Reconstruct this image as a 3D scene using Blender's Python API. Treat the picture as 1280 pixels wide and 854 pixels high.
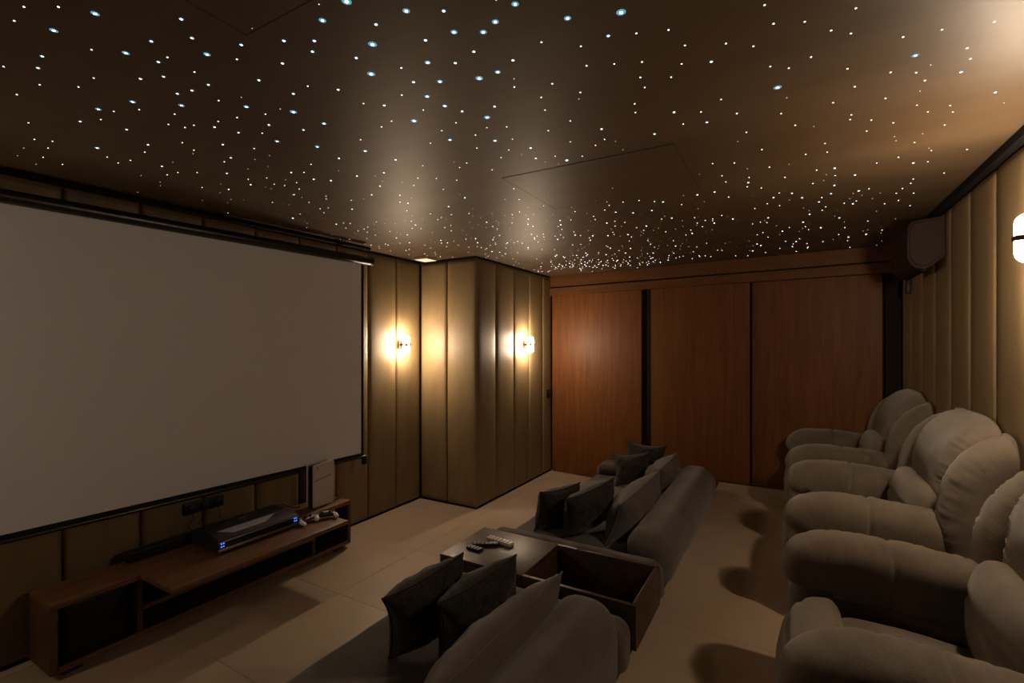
import bpy, bmesh, math, random
from mathutils import Vector, Matrix, noise

# ------------------------------------------------------------------ reset
for o in list(bpy.data.objects):
    bpy.data.objects.remove(o, do_unlink=True)
scene = bpy.context.scene
COL = scene.collection
rnd = random.Random(7)

# ------------------------------------------------------------------ camera, world, exposure
CAM_H = 1.69
cam_data = bpy.data.cameras.new('camera')
cam_data.sensor_width = 36.0
cam_data.lens = 605 / 1280 * 36
cam_data.shift_y = 4 / 1280
cam_data.clip_start = 0.02
cam = bpy.data.objects.new('camera', cam_data)
COL.objects.link(cam)
cam.location = (0, 0, CAM_H)
cam.rotation_euler = (math.radians(90), 0, math.radians(29.9))
scene.camera = cam

world = bpy.data.worlds.new('world')
world.use_nodes = True
world.node_tree.nodes['Background'].inputs[0].default_value = (0.01, 0.008, 0.006, 1)
world.node_tree.nodes['Background'].inputs[1].default_value = 0.1
scene.world = world

vs = scene.view_settings
vs.view_transform = 'Standard'
vs.look = 'None'
vs.gamma = 1
vs.use_curve_mapping = False
vs.exposure = 0.0

SCONCE_STRENGTH = 450.0
SCONCE_COLOR = (1.0, 0.76, 0.53)

# ------------------------------------------------------------------ materials
def new_mat(name, color, rough=0.6, metal=0.0, spec=0.5):
    m = bpy.data.materials.new(name)
    m.use_nodes = True
    b = m.node_tree.nodes['Principled BSDF']
    b.inputs['Base Color'].default_value = (*color, 1)
    b.inputs['Roughness'].default_value = rough
    b.inputs['Metallic'].default_value = metal
    b.inputs['Specular IOR Level'].default_value = spec
    return m, m.node_tree, b

def coords(nt, scale=(1, 1, 1), kind='Object', rot=(0, 0, 0)):
    tc = nt.nodes.new('ShaderNodeTexCoord')
    mp = nt.nodes.new('ShaderNodeMapping')
    mp.inputs['Scale'].default_value = scale
    mp.inputs['Rotation'].default_value = rot
    nt.links.new(tc.outputs[kind], mp.inputs['Vector'])
    return mp.outputs['Vector']

def noise_tex(nt, vec, scale, detail=4, rough=0.55, dist=0.0):
    n = nt.nodes.new('ShaderNodeTexNoise')
    n.inputs['Scale'].default_value = scale
    n.inputs['Detail'].default_value = detail
    n.inputs['Roughness'].default_value = rough
    n.inputs['Distortion'].default_value = dist
    nt.links.new(vec, n.inputs['Vector'])
    return n.outputs['Fac']

def ramp(nt, fac, stops):
    r = nt.nodes.new('ShaderNodeValToRGB')
    e = r.color_ramp.elements
    e[0].position, e[0].color = stops[0][0], (*stops[0][1], 1)
    e[1].position, e[1].color = stops[-1][0], (*stops[-1][1], 1)
    for p, c in stops[1:-1]:
        k = e.new(p); k.color = (*c, 1)
    nt.links.new(fac, r.inputs['Fac'])
    return r.outputs['Color']

def bump(nt, b, fac, strength, dist=0.01):
    n = nt.nodes.new('ShaderNodeBump')
    n.inputs['Strength'].default_value = strength
    n.inputs['Distance'].default_value = dist
    nt.links.new(fac, n.inputs['Height'])
    nt.links.new(n.outputs['Normal'], b.inputs['Normal'])

def plain(name, color, rough=0.6, metal=0.0, spec=0.5):
    return new_mat(name, color, rough, metal, spec)[0]

def fabric(name, c1, c2, scale=260, rough=0.95, big=6, sheen=0.25, bstr=0.35):
    m, nt, b = new_mat(name, c1, rough, spec=0.15)
    v = coords(nt)
    f = noise_tex(nt, v, scale, 2, 0.7)
    g = noise_tex(nt, v, big, 3, 0.6)
    mx = nt.nodes.new('ShaderNodeMath'); mx.operation = 'MULTIPLY_ADD'
    nt.links.new(g, mx.inputs[0]); mx.inputs[1].default_value = 0.5
    hm = nt.nodes.new('ShaderNodeMath'); hm.operation = 'MULTIPLY'
    nt.links.new(f, hm.inputs[0]); hm.inputs[1].default_value = 0.6
    nt.links.new(hm.outputs[0], mx.inputs[2])
    nt.links.new(ramp(nt, mx.outputs[0], [(0.35, c1), (0.75, c2)]), b.inputs['Base Color'])
    b.inputs['Sheen Weight'].default_value = sheen
    b.inputs['Sheen Roughness'].default_value = 0.5
    bump(nt, b, f, bstr, 0.004)
    return m

def wood(name, c1, c2, c3, axis='y', rough=0.4, scale=1.0, spec=0.5):
    m, nt, b = new_mat(name, c1, rough, spec=spec)
    s = {'x': (0.6, 9, 9), 'y': (9, 0.6, 9), 'z': (9, 9, 0.6)}[axis]
    v = coords(nt, tuple(k * scale for k in s))
    f = noise_tex(nt, v, 2.2, 6, 0.62, 0.8)
    nt.links.new(ramp(nt, f, [(0.28, c1), (0.5, c2), (0.74, c3)]), b.inputs['Base Color'])
    v2 = coords(nt, tuple(k * scale * 4 for k in s))
    f2 = noise_tex(nt, v2, 6, 3, 0.6)
    bump(nt, b, f2, 0.08, 0.003)
    return m

def emitter(name, color, strength, sample=True):
    m = bpy.data.materials.new(name)
    m.use_nodes = True
    nt = m.node_tree
    nt.nodes.remove(nt.nodes['Principled BSDF'])
    e = nt.nodes.new('ShaderNodeEmission')
    e.inputs[0].default_value = (*color, 1)
    e.inputs[1].default_value = strength
    nt.links.new(e.outputs[0], nt.nodes['Material Output'].inputs['Surface'])
    if not sample:
        m.cycles.emission_sampling = 'NONE'
    return m

def lamp_glow(name, color, strength, side=0.30, ends=2.4):
    """lamp glass that throws most of its light up and down: the ends of the loop glow
    stronger than its sides (depends on the glass surface's own direction only)"""
    m = emitter(name, color, strength)
    nt = m.node_tree
    g = nt.nodes.new('ShaderNodeNewGeometry')
    sp = nt.nodes.new('ShaderNodeSeparateXYZ')
    nt.links.new(g.outputs['True Normal'], sp.inputs[0])
    ab = nt.nodes.new('ShaderNodeMath'); ab.operation = 'ABSOLUTE'
    nt.links.new(sp.outputs['Z'], ab.inputs[0])
    ma = nt.nodes.new('ShaderNodeMath'); ma.operation = 'MULTIPLY_ADD'
    nt.links.new(ab.outputs[0], ma.inputs[0])
    ma.inputs[1].default_value = strength * ends
    ma.inputs[2].default_value = strength * side
    nt.links.new(ma.outputs[0], nt.nodes['Emission'].inputs['Strength'])
    return m

def leather_mat():
    m, nt, b = new_mat('panel_leatherette', (0.2, 0.13, 0.06), 0.5, spec=0.4)
    v = coords(nt)
    f = noise_tex(nt, v, 120, 3, 0.7)
    g = noise_tex(nt, coords(nt, (3, 3, 0.7)), 2.5, 3)
    nt.links.new(ramp(nt, g, [(0.3, (0.165, 0.115, 0.055)), (0.7, (0.21, 0.148, 0.073))]), b.inputs['Base Color'])
    bump(nt, b, f, 0.18, 0.003)
    return m

def tile_mat():
    m, nt, b = new_mat('floor_tile_beige', (0.3, 0.23, 0.16), 0.42, spec=0.45)
    g = noise_tex(nt, coords(nt), 1.6, 6, 0.6, 0.4)
    nt.links.new(ramp(nt, g, [(0.3, (0.36, 0.275, 0.195)), (0.7, (0.42, 0.325, 0.24))]), b.inputs['Base Color'])
    return m

def ceiling_mat():
    m, nt, b = new_mat('ceiling_paint', (0.17, 0.115, 0.07), 0.5, spec=0.28)
    g = noise_tex(nt, coords(nt, (0.4, 2.5, 1)), 2.0, 4, 0.6)
    nt.links.new(ramp(nt, g, [(0.3, (0.080, 0.052, 0.029)), (0.7, (0.100, 0.067, 0.038))]), b.inputs['Base Color'])
    return m

M = {}
M['panel'] = leather_mat()
M['tile'] = tile_mat()
M['grout'] = plain('grout', (0.33, 0.25, 0.175), 0.9)
M['ceiling'] = ceiling_mat()
M['wall_core'] = plain('wall_core_dark', (0.03, 0.022, 0.014), 0.9)
M['wall_plain'] = plain('wall_plain_tan', (0.16, 0.11, 0.06), 0.8)
M['black_trim'] = plain('black_trim', (0.005, 0.0045, 0.004), 0.85, spec=0.15)
M['line'] = plain('hatch_gap', (0.02, 0.014, 0.01), 0.9)
M['door'] = wood('door_veneer', (0.105, 0.037, 0.009), (0.136, 0.049, 0.013), (0.172, 0.065, 0.019), 'z', 0.48, 1.0, 0.22)
M['door_trim'] = wood('door_trim_wood', (0.092, 0.038, 0.013), (0.12, 0.050, 0.017), (0.15, 0.064, 0.023), 'x', 0.5, 1.0, 0.2)
M['dark_wood'] = plain('dark_jamb', (0.012, 0.006, 0.004), 0.8, spec=0.2)
M['screen'] = plain('screen_fabric', (0.88, 0.89, 0.97), 0.95, spec=0.1)
M['screen_border'] = plain('screen_border_black', (0.004, 0.004, 0.004), 0.85)
M['black_metal'] = plain('black_metal', (0.010, 0.010, 0.010), 0.32, 0.0, 0.6)
M['cab_wood'] = wood('cabinet_teak', (0.075, 0.033, 0.012), (0.125, 0.056, 0.021), (0.19, 0.092, 0.037), 'y', 0.45)
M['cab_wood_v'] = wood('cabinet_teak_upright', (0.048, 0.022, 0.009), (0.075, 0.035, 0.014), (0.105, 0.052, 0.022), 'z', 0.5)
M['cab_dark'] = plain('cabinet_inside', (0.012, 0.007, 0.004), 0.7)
M['tbl_wood'] = wood('console_walnut', (0.030, 0.015, 0.008), (0.052, 0.026, 0.013), (0.085, 0.044, 0.022), 'x', 0.44)
M['sofa'] = fabric('sofa_chenille', (0.055, 0.046, 0.041), (0.115, 0.097, 0.087), 170, big=5)
M['pillow_grey'] = fabric('lumbar_pillow_fabric', (0.052, 0.043, 0.039), (0.108, 0.090, 0.081), 220, big=8)
M['pillow_dark'] = fabric('dark_brocade', (0.006, 0.0055, 0.005), (0.040, 0.035, 0.030), 60, big=22, sheen=0.2)
M['recliner'] = fabric('recliner_weave', (0.080, 0.063, 0.047), (0.180, 0.144, 0.107), 300, big=5)
M['seam'] = plain('seam_thread', (0.05, 0.038, 0.028), 0.9)
M['plastic_black'] = plain('plastic_black', (0.006, 0.006, 0.006), 0.5, spec=0.3)
M['plastic_grey'] = plain('plastic_dark_grey', (0.035, 0.033, 0.035), 0.45)
M['gloss_black'] = plain('gloss_black', (0.006, 0.006, 0.007), 0.12)
M['silver'] = plain('silver_rim', (0.35, 0.33, 0.31), 0.32, 0.85)
M['lens_window'] = plain('projector_window', (0.30, 0.30, 0.34), 0.35)
M['pj_body'] = plain('projector_body', (0.014, 0.015, 0.019), 0.42)
M['grille'] = plain('speaker_grille', (0.012, 0.012, 0.012), 0.8, spec=0.2)
M['white_plastic'] = plain('white_plastic', (0.62, 0.60, 0.60), 0.4)
M['grey_plastic'] = plain('grey_plastic', (0.30, 0.28, 0.26), 0.45)
M['purple_plastic'] = plain('plum_plastic', (0.07, 0.022, 0.045), 0.4)
M['bronze'] = plain('bronze', (0.055, 0.036, 0.022), 0.4, 0.7)
M['ac_brown'] = plain('unit_brown', (0.026, 0.015, 0.012), 0.6, spec=0.1)
M['ac_dark'] = plain('unit_dark', (0.012, 0.008, 0.007), 0.7, spec=0.1)
M['lamp_frame'] = plain('lamp_frame', (0.45, 0.37, 0.27), 0.5)
M['tube'] = lamp_glow('sconce_glow', SCONCE_COLOR, SCONCE_STRENGTH)
M['tube_right'] = lamp_glow('sconce_glow_brighter', SCONCE_COLOR, SCONCE_STRENGTH * 1.4)
M['tube_dim'] = lamp_glow('sconce_glow_dimmed', SCONCE_COLOR, SCONCE_STRENGTH * 0.5)
M['panel_lamp'] = emitter('panel_lamp_glow', (1.0, 0.74, 0.47), 1.2)
M['blue_led'] = emitter('blue_led', (0.07, 0.20, 1.0), 2.4, False)
M['star_core'] = emitter('star_core', (0.92, 0.98, 1.0), 8.0, False)
M['star_warm'] = emitter('star_core_warm', (1.0, 0.92, 0.80), 4.5, False)
M['star_dim'] = emitter('star_core_dim', (1.0, 0.88, 0.72), 1.6, False)
M['star_halo'] = emitter('star_glow_blue', (0.09, 0.27, 0.38), 1.3, False)  # painted blue glow around the brighter stars, not a part of the fitting

# ------------------------------------------------------------------ object helpers
def tag(o, label=None, cat=None, group=None, kind=None):
    if label: o['label'] = label
    if cat: o['category'] = cat
    if group: o['group'] = group
    if kind: o['kind'] = kind
    return o

def thing(name, label, cat, loc=(0, 0, 0), rz=0.0, group=None):
    o = bpy.data.objects.new(name, None)
    o.empty_display_size = 0.05
    COL.objects.link(o)
    o.location = loc
    o.rotation_euler = (0, 0, rz)
    return tag(o, label, cat, group)

def link(name, me, mats, parent=None, loc=None, rot=None):
    o = bpy.data.objects.new(name, me)
    COL.objects.link(o)
    if not isinstance(mats, (list, tuple)):
        mats = [mats]
    if len(me.materials) == 0:
        for m in mats:
            me.materials.append(m)
    if parent:
        o.parent = parent
    if loc: o.location = loc
    if rot: o.rotation_euler = rot
    return o

def bm_to(name, bm, mats, parent=None, smooth=False, loc=None, rot=None, angle=None):
    bmesh.ops.recalc_face_normals(bm, faces=bm.faces)
    me = bpy.data.meshes.new(name)
    bm.to_mesh(me); bm.free()
    if smooth:
        for p in me.polygons: p.use_smooth = True
        if angle is not None:
            try:
                me.set_sharp_from_angle(angle=math.radians(angle))
            except Exception:
                pass
    return link(name, me, mats, parent, loc, rot)

def add_box(bm, lo, hi, bev=0.0, seg=2):
    r = bmesh.ops.create_cube(bm, size=1)
    vs_ = r['verts']
    for v in vs_:
        v.co = Vector([(lo[i] + hi[i]) / 2 + v.co[i] * (hi[i] - lo[i]) for i in range(3)])
    if bev > 0:
        es = list({e for v in vs_ for e in v.link_edges})
        bmesh.ops.bevel(bm, geom=es, offset=bev, segments=seg, affect='EDGES', profile=0.5)

def box(name, lo, hi, mat, parent=None, bev=0.0, seg=2, loc=None, rot=None):
    bm = bmesh.new()
    add_box(bm, lo, hi, bev, seg)
    return bm_to(name, bm, mat, parent, smooth=bev > 0, loc=loc, rot=rot, angle=40)

def struct(name, lo, hi, mat, **k):
    o = box(name, lo, hi, mat, **k)
    if o.parent is None:
        o['kind'] = 'structure'
    return o

def catmull(pts, n):
    P = [Vector(p) for p in pts]
    P = [P[0] * 2 - P[1]] + P + [P[-1] * 2 - P[-2]]
    out = []
    segs = len(P) - 3
    for i in range(n):
        t = i / (n - 1) * segs
        k = min(int(t), segs - 1); u = t - k
        a, b, c, d = P[k:k + 4]
        out.append(0.5 * ((2 * b) + (c - a) * u + (2 * a - 5 * b + 4 * c - d) * u * u + (3 * b - a - 3 * c + d) * u ** 3))
    # even spacing
    L = [0]
    for i in range(1, n): L.append(L[-1] + (out[i] - out[i - 1]).length)
    res = []
    j = 0
    for i in range(n):
        s = L[-1] * i / (n - 1)
        while j < n - 2 and L[j + 1] < s: j += 1
        w = (s - L[j]) / max(L[j + 1] - L[j], 1e-9)
        res.append(out[j].lerp(out[j + 1], min(max(w, 0), 1)))
    return res, L[-1]

def spow(x, e):
    return math.copysign(abs(x) ** e, x)

def add_tube(bm, pts, r, seg=10, n=None, closed=False):
    """round tube along points"""
    if n:
        P, _ = catmull(pts, n)
    else:
        P = [Vector(p) for p in pts]
    rings = []
    N = len(P)
    prev = None
    for i in range(N):
        if closed:
            t = (P[(i + 1) % N] - P[i - 1]).normalized()
        else:
            t = (P[min(i + 1, N - 1)] - P[max(i - 1, 0)]).normalized()
        if prev is None:
            a = Vector((0, 0, 1)) if abs(t.z) < 0.9 else Vector((1, 0, 0))
            nrm = t.cross(a).normalized()
        else:
            nrm = (prev - t * prev.dot(t)).normalized()
        prev = nrm
        bi = t.cross(nrm)
        rings.append([bm.verts.new(P[i] + (nrm * math.cos(2 * math.pi * k / seg) + bi * math.sin(2 * math.pi * k / seg)) * r) for k in range(seg)])
    R = N if closed else N - 1
    for i in range(R):
        A, B = rings[i], rings[(i + 1) % N]
        for k in range(seg):
            bm.faces.new((A[k], A[(k + 1) % seg], B[(k + 1) % seg], B[k]))
    if not closed:
        bm.faces.new(rings[0][::-1]); bm.faces.new(rings[-1])

def tube(name, pts, r, mat, parent=None, seg=10, n=None, closed=False):
    bm = bmesh.new()
    add_tube(bm, pts, r, seg, n, closed)
    return bm_to(name, bm, mat, parent, smooth=True, angle=50)

def sweep(name, path, ry, rn, mat, parent=None, exp=2.6, rings=36, seg=28, cap=0.12, y0=0.0,
          wr=0.004, wrs=9.0, grooves=(), gather=None, rn_fn=None, ry_fn=None, seed=0.0, axis='y', crown=0.0, xmax=None):
    """padded upholstery: a path in the XZ plane (points (x,z)), half width ry along y and half
    thickness rn along the path normal; round ends; wrinkles, grooves and gathers are real relief."""
    P, L = catmull([(p[0], 0, p[1]) for p in path], rings)
    bm = bmesh.new()
    R = []
    for i in range(rings):
        # cluster rings toward the ends for round caps
        t = i / (rings - 1)
        tt = 0.5 - 0.5 * math.cos(math.pi * t)
        tt = 0.45 * t + 0.55 * tt
        s = tt * (rings - 1)
        k = min(int(s), rings - 2); w = s - k
        c = P[k].lerp(P[k + 1], w)
        tg = (P[min(k + 2, rings - 1)] - P[max(k - 1, 0)]).normalized()
        nrm = Vector((tg.z, 0, -tg.x))
        e = min(tt, 1 - tt) * L
        f = 1.0
        if e < cap:
            q = 1 - e / cap
            f = max(1 - q ** 2.4, 0.0) ** (1 / 2.4)
        f = max(f, 0.02)
        a = ry * (ry_fn(tt) if ry_fn else 1)
        b = rn * (rn_fn(tt) if rn_fn else 1)
        g = 0.0
        for (t0, dep, wid) in grooves:
            g -= dep * math.exp(-((tt - t0) * L / wid) ** 2)
        ring = []
        fy = 0.35 + 0.65 * f if cap < ry else f
        for j in range(seg):
            th = 2 * math.pi * j / seg
            cy, cz = spow(math.cos(th), 2 / exp), spow(math.sin(th), 2 / exp)
            bb = b * (1 + crown * (1 - cy * cy))
            p = c + Vector((0, y0, 0)) + Vector((0, 1, 0)) * (cy * (a * fy + g)) + nrm * (cz * (bb * f + g))
            nd = (Vector((0, 1, 0)) * cy + nrm * cz).normalized()
            if wr:
                q = Vector((p.x * wrs, p.y * wrs + seed, p.z * wrs))
                p += nd * wr * (noise.noise(q) + 0.5 * noise.noise(q * 2.3))
            if gather:
                amp, freq, ythr = gather
                m_ = max(0.0, (abs(cy) - ythr) / (1 - ythr))
                m_ = m_ * (1 - m_) * 4 if m_ < 1 else 0
                f1 = noise.noise(Vector((tt * freq * 0.30, seed * 1.7, 0.5 * cy)))
                f2 = 0.5 + 0.5 * noise.noise(Vector((tt * 6 + 3, seed, 4)))
                p -= nd * amp * m_ * (1 - min(1.0, abs(f1) * 3.2)) * f2
            if xmax is not None and p.x > xmax:      # flattened against the wall behind
                p.x = xmax + 0.15 * (1 - math.exp(-(p.x - xmax) / 0.15)) * 0.02
            ring.append(bm.verts.new(p))
        R.append(ring)
    for i in range(rings - 1):
        for j in range(seg):
            bm.faces.new((R[i][j], R[i][(j + 1) % seg], R[i + 1][(j + 1) % seg], R[i + 1][j]))
    bm.faces.new(R[0][::-1]); bm.faces.new(R[-1])
    if axis == 'x':      # path runs along y instead of x
        for v in bm.verts:
            v.co = Vector((v.co.y, v.co.x, v.co.z))
    return bm_to(name, bm, mat, parent, smooth=True)

def rbox(name, lo, hi, r, mat, parent=None, n=10, wr=0.003, wrs=8, seed=0.0, bulge=(0, 0, 0), fn=None):
    """rounded padded box, bulge = extra swelling of the faces along each axis"""
    lo, hi = Vector(lo), Vector(hi)
    c = (lo + hi) / 2; h = (hi - lo) / 2
    r = min(r, h.x * 0.98, h.y * 0.98, h.z * 0.98)
    k = 4                                   # rows across each rounded edge
    N = 2 * k + max(4, n)
    def pos(i, hh):
        if i <= k: return -(hh - r) - r * math.tan(math.pi / 4 * (k - i) / k)
        if i >= N - k: return (hh - r) + r * math.tan(math.pi / 4 * (i - (N - k)) / k)
        return -(hh - r) + 2 * (hh - r) * (i - k) / (N - 2 * k)
    bm = bmesh.new()
    bmesh.ops.create_cube(bm, size=2)
    bmesh.ops.subdivide_edges(bm, edges=bm.edges[:], cuts=N - 1, use_grid_fill=True)
    for v in bm.verts:
        ii = [round((x + 1) / 2 * N) for x in v.co]
        q = Vector([pos(ii[a], h[a]) for a in range(3)])
        inner = Vector([max(-(h[a] - r), min(h[a] - r, q[a])) for a in range(3)])
        d = (q - inner).normalized()
        q = inner + d * r
        w3 = [max(0.0, 1 - (q[a] / h[a]) ** 2) for a in range(3)]
        q += Vector((d.x * bulge[0] * w3[1] * w3[2], d.y * bulge[1] * w3[0] * w3[2], d.z * bulge[2] * w3[0] * w3[1]))
        if wr:
            w = q * wrs + Vector((seed, seed * 2, 0))
            q += d * wr * (noise.noise(w) + 0.5 * noise.noise(w * 2.1))
        q = q + c
        if fn: q = fn(q)
        v.co = q
    return bm_to(name, bm, mat, parent, smooth=True)

def pillow(name, w, h, t, mat, label, cat, group, base, dirv, lean, roll=0.0, seed=0.0, tip=0.15, n=24, sag=0.0):
    """cushion standing on its lower edge; base = middle of that edge, dirv = plan angle of its
    width direction, lean = tilt of the upright towards the left normal"""
    bm = bmesh.new()
    fr, bk = [], []
    for side in (1, -1):
        grid = []
        for i in range(n + 1):
            row = []
            for j in range(n + 1):
                u = -1 + 2 * i / n; v = -1 + 2 * j / n
                u = math.sin(u * math.pi / 2) * 0.5 + u * 0.5
                v = math.sin(v * math.pi / 2) * 0.5 + v * 0.5
                x = u * w / 2 * (1 - tip * (1 - v * v) * abs(u))
                z = v * h / 2 * (1 - tip * (1 - u * u) * abs(v))
                th = t / 2 * (max(0, (1 - u * u)) * max(0, (1 - v * v))) ** 0.5
                edge = max(abs(u), abs(v))
                q = Vector((u * 3.1 + seed, v * 3.1, side * 0.4 + seed))
                th *= 1 + 0.16 * noise.noise(q)
                # creases running in from the corners
                th += 0.006 * noise.noise(Vector((u * 9 + seed, v * 4, seed))) * (1 - edge ** 6)
                z -= sag * (1 - u * u) * max(0, v)
                row.append(Vector((x, side * th, z)))
            grid.append(row)
        (fr if side == 1 else bk).extend(grid)
    V = {}
    for s, G in ((1, fr), (-1, bk)):
        for i in range(n + 1):
            for j in range(n + 1):
                border = i in (0, n) or j in (0, n)
                key = (0 if border else s, i, j)
                if key not in V:
                    V[key] = bm.verts.new(G[i][j] if not border else Vector((G[i][j].x, 0, G[i][j].z)))
    def g(s, i, j):
        return V[(0 if (i in (0, n) or j in (0, n)) else s, i, j)]
    for s in (1, -1):
        for i in range(n):
            for j in range(n):
                f = [g(s, i, j), g(s, i + 1, j), g(s, i + 1, j + 1), g(s, i, j + 1)]
                bm.faces.new(f if s == -1 else f[::-1])
    rot = Matrix.Rotation(dirv, 4, 'Z') @ Matrix.Rotation(lean, 4, 'X') @ Matrix.Rotation(roll, 4, 'Y')
    bmesh.ops.transform(bm, matrix=rot, verts=bm.verts)
    zmin = min(v.co.z for v in bm.verts)
    foot_mid = rot @ Vector((0, 0, -h / 2))
    cx, cy = foot_mid.x, foot_mid.y
    bmesh.ops.translate(bm, vec=(-cx, -cy, -zmin), verts=bm.verts)
    o = bm_to(name, bm, mat, None, smooth=True, loc=base)
    # welt around the border
    idx = [(i, 0) for i in range(n)] + [(n, j) for j in range(n)] + [(i, n) for i in range(n, 0, -1)] + [(0, j) for j in range(n, 0, -1)]
    pts = []
    for i, j in idx:
        p = fr[i][j]
        pts.append((rot @ Vector((p.x, 0, p.z))) + Vector((-cx, -cy, -zmin)))
    b2 = bmesh.new()
    add_tube(b2, pts, 0.0045, 6, None, True)
    bm_to('piping', b2, mat, o, smooth=True)
    return tag(o, label, cat, group)

# ------------------------------------------------------------------ room shell
H = 2.60
XL, XR = -3.56, 0.90          # wall cores; panels stand proud of them
YN = -2.0
PLAT = 0.22                   # raised back row platform
PX = -0.66                    # its edge
BP0 = Vector((-2.79, 5.93)); BANG = math.radians(-5.73)   # back wall, slightly skewed
def back(s, t=0.0):           # s along the back wall from the pillar, t out into the room
    e = Vector((math.cos(BANG), math.sin(BANG))); nn = Vector((e.y, -e.x))
    return BP0 + e * s + nn * t

floor = struct('floor', (XL, YN, -0.12), (XR, 6.1, -0.008), M['grout'])
TILE = 0.8
def tiles(parent, x0, x1, y0, y1, z, ox, oy, name):
    cache = {}
    i0 = math.floor((x0 - ox) / TILE); j0 = math.floor((y0 - oy) / TILE)
    for i in range(i0, i0 + 9):
        for j in range(j0, j0 + 12):
            a0, a1 = max(x0, ox + i * TILE), min(x1, ox + (i + 1) * TILE)
            b0, b1 = max(y0, oy + j * TILE), min(y1, oy + (j + 1) * TILE)
            if a1 - a0 < 0.02 or b1 - b0 < 0.02: continue
            key = (round(a1 - a0, 3), round(b1 - b0, 3))
            if key not in cache:
                bm = bmesh.new()
                add_box(bm, (0.0008, 0.0008, -0.008), (key[0] - 0.0008, key[1] - 0.0008, 0), 0.0010, 1)
                me = bpy.data.meshes.new(name)
                bm.to_mesh(me); bm.free()
                me.materials.append(M['tile'])
                cache[key] = me
            link(name, cache[key], M['tile'], parent, loc=(a0, b0, z))
tiles(floor, XL, PX, YN, 6.0, 0.0, -2.66, 1.46, 'floor_tile')

# back wall core, follows the skew
bw = bmesh.new(); add_box(bw, (-0.9, 0.0, -0.1), (3.9, 0.15, H + 0.1))
o = bm_to('wall_back', bw, M['wall_core'], loc=(BP0.x, BP0.y + 0.045, 0), rot=(0, 0, BANG)); o['kind'] = 'structure'

plat = struct('floor_platform', (PX, YN, 0.0), (XR, 5.62, PLAT - 0.008), M['grout'])
tiles(plat, PX, XR - 0.01, YN, 5.60, PLAT, -0.66, 1.03, 'floor_tile')

ceil = struct('ceiling', (XL, YN, H), (XR, 6.15, H + 0.1), M['ceiling'])
wl = struct('wall_left', (XL - 0.1, YN, -0.1), (XL, 6.2, H + 0.1), M['wall_core'])
wr_ = struct('wall_right', (XR, YN, -0.1), (XR + 0.1, 5.75, H + 0.1), M['wall_core'])
wf = struct('wall_front', (XL, YN - 0.1, -0.1), (XR, YN, H + 0.1), M['wall_plain'])
wp = struct('wall_pillar', (XL, 4.145, 0), (-2.815, 5.98, H), M['wall_core'])

# padded upholstered panels -------------------------------------------------
panel_cache = {}
def panel_mesh(w, h, d=0.032):
    key = (round(w, 3), round(h, 3))
    if key in panel_cache: return panel_cache[key]
    bm = bmesh.new()
    us = [0, .006, .018, .04, .09, .25, .5, .75, .91, .96, .982, .994, 1]
    zs = [0, 0.006, 0.02, 0.05, 0.3, 0.5, 0.7, 0.95, 0.98, 0.994, 1]
    def prof(u):
        e = min(u, 1 - u)
        return max(0.0, 1 - max(0, 1 - e / 0.09) ** 2.6) ** 0.5 * (0.86 + 0.14 * (1 - (2 * u - 1) ** 2))
    def zprof(e):
        return max(0.0, 1 - max(0, 1 - e / 0.03) ** 2.6) ** 0.5
    G = []
    for z in zs:
        G.append([])
        zz = z * h
        for u in us:
            dd = d * prof(u) * zprof(min(zz, h - zz))
            G[-1].append(bm.verts.new((0.003 + u * (w - 0.006), -dd, zz)))
    for a in range(len(zs) - 1):
        for b in range(len(us) - 1):
            bm.faces.new((G[a][b], G[a][b + 1], G[a + 1][b + 1], G[a + 1][b]))
    me = bpy.data.meshes.new('padded_panel')
    bm.to_mesh(me); bm.free()
    for p in me.polygons: p.use_smooth = True
    me.materials.append(M['panel'])
    panel_cache[key] = me
    return me
PZ0, PZ1 = 0.009, 2.588
def panel(parent, x, y, rz, w, z0=PZ0, z1=PZ1):
    return link('padded_panel', panel_mesh(w, z1 - z0), M['panel'], parent, loc=(x, y, z0), rot=(0, 0, rz))
# left wall: panels face +x.  local +x runs along the wall, local -y is the outward side
yb = [1.10 - 0.38 * k for k in range(6, 0, -1)] + [1.10, 1.476, 1.85, 2.23, 2.61, 2.985, 3.366, 3.75, 4.125]
for a, b in zip(yb[:-1], yb[1:]):
    panel(wl, XL, a, math.pi / 2, b - a)                    # local x -> +Y, local -y -> +X
# pillar, short side facing the camera (faces -y)
panel(wp, -3.527, 4.145, 0, 0.355)
panel(wp, -3.172, 4.145, 0, 0.385)
yp = [4.118, 4.50, 4.90, 5.285, 5.65, 5.925]
for a, b in zip(yp[:-1], yp[1:]):
    panel(wp, -2.815, a, math.pi / 2, b - a)
# right wall, panels face -x
yr = [0.20 + 0.38 * k for k in range(0, 15)]
for a, b in zip(yr[:-1], yr[1:]):
    panel(wr_, XR, b, -math.pi / 2, b - a, PLAT + 0.018, 2.56)

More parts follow.
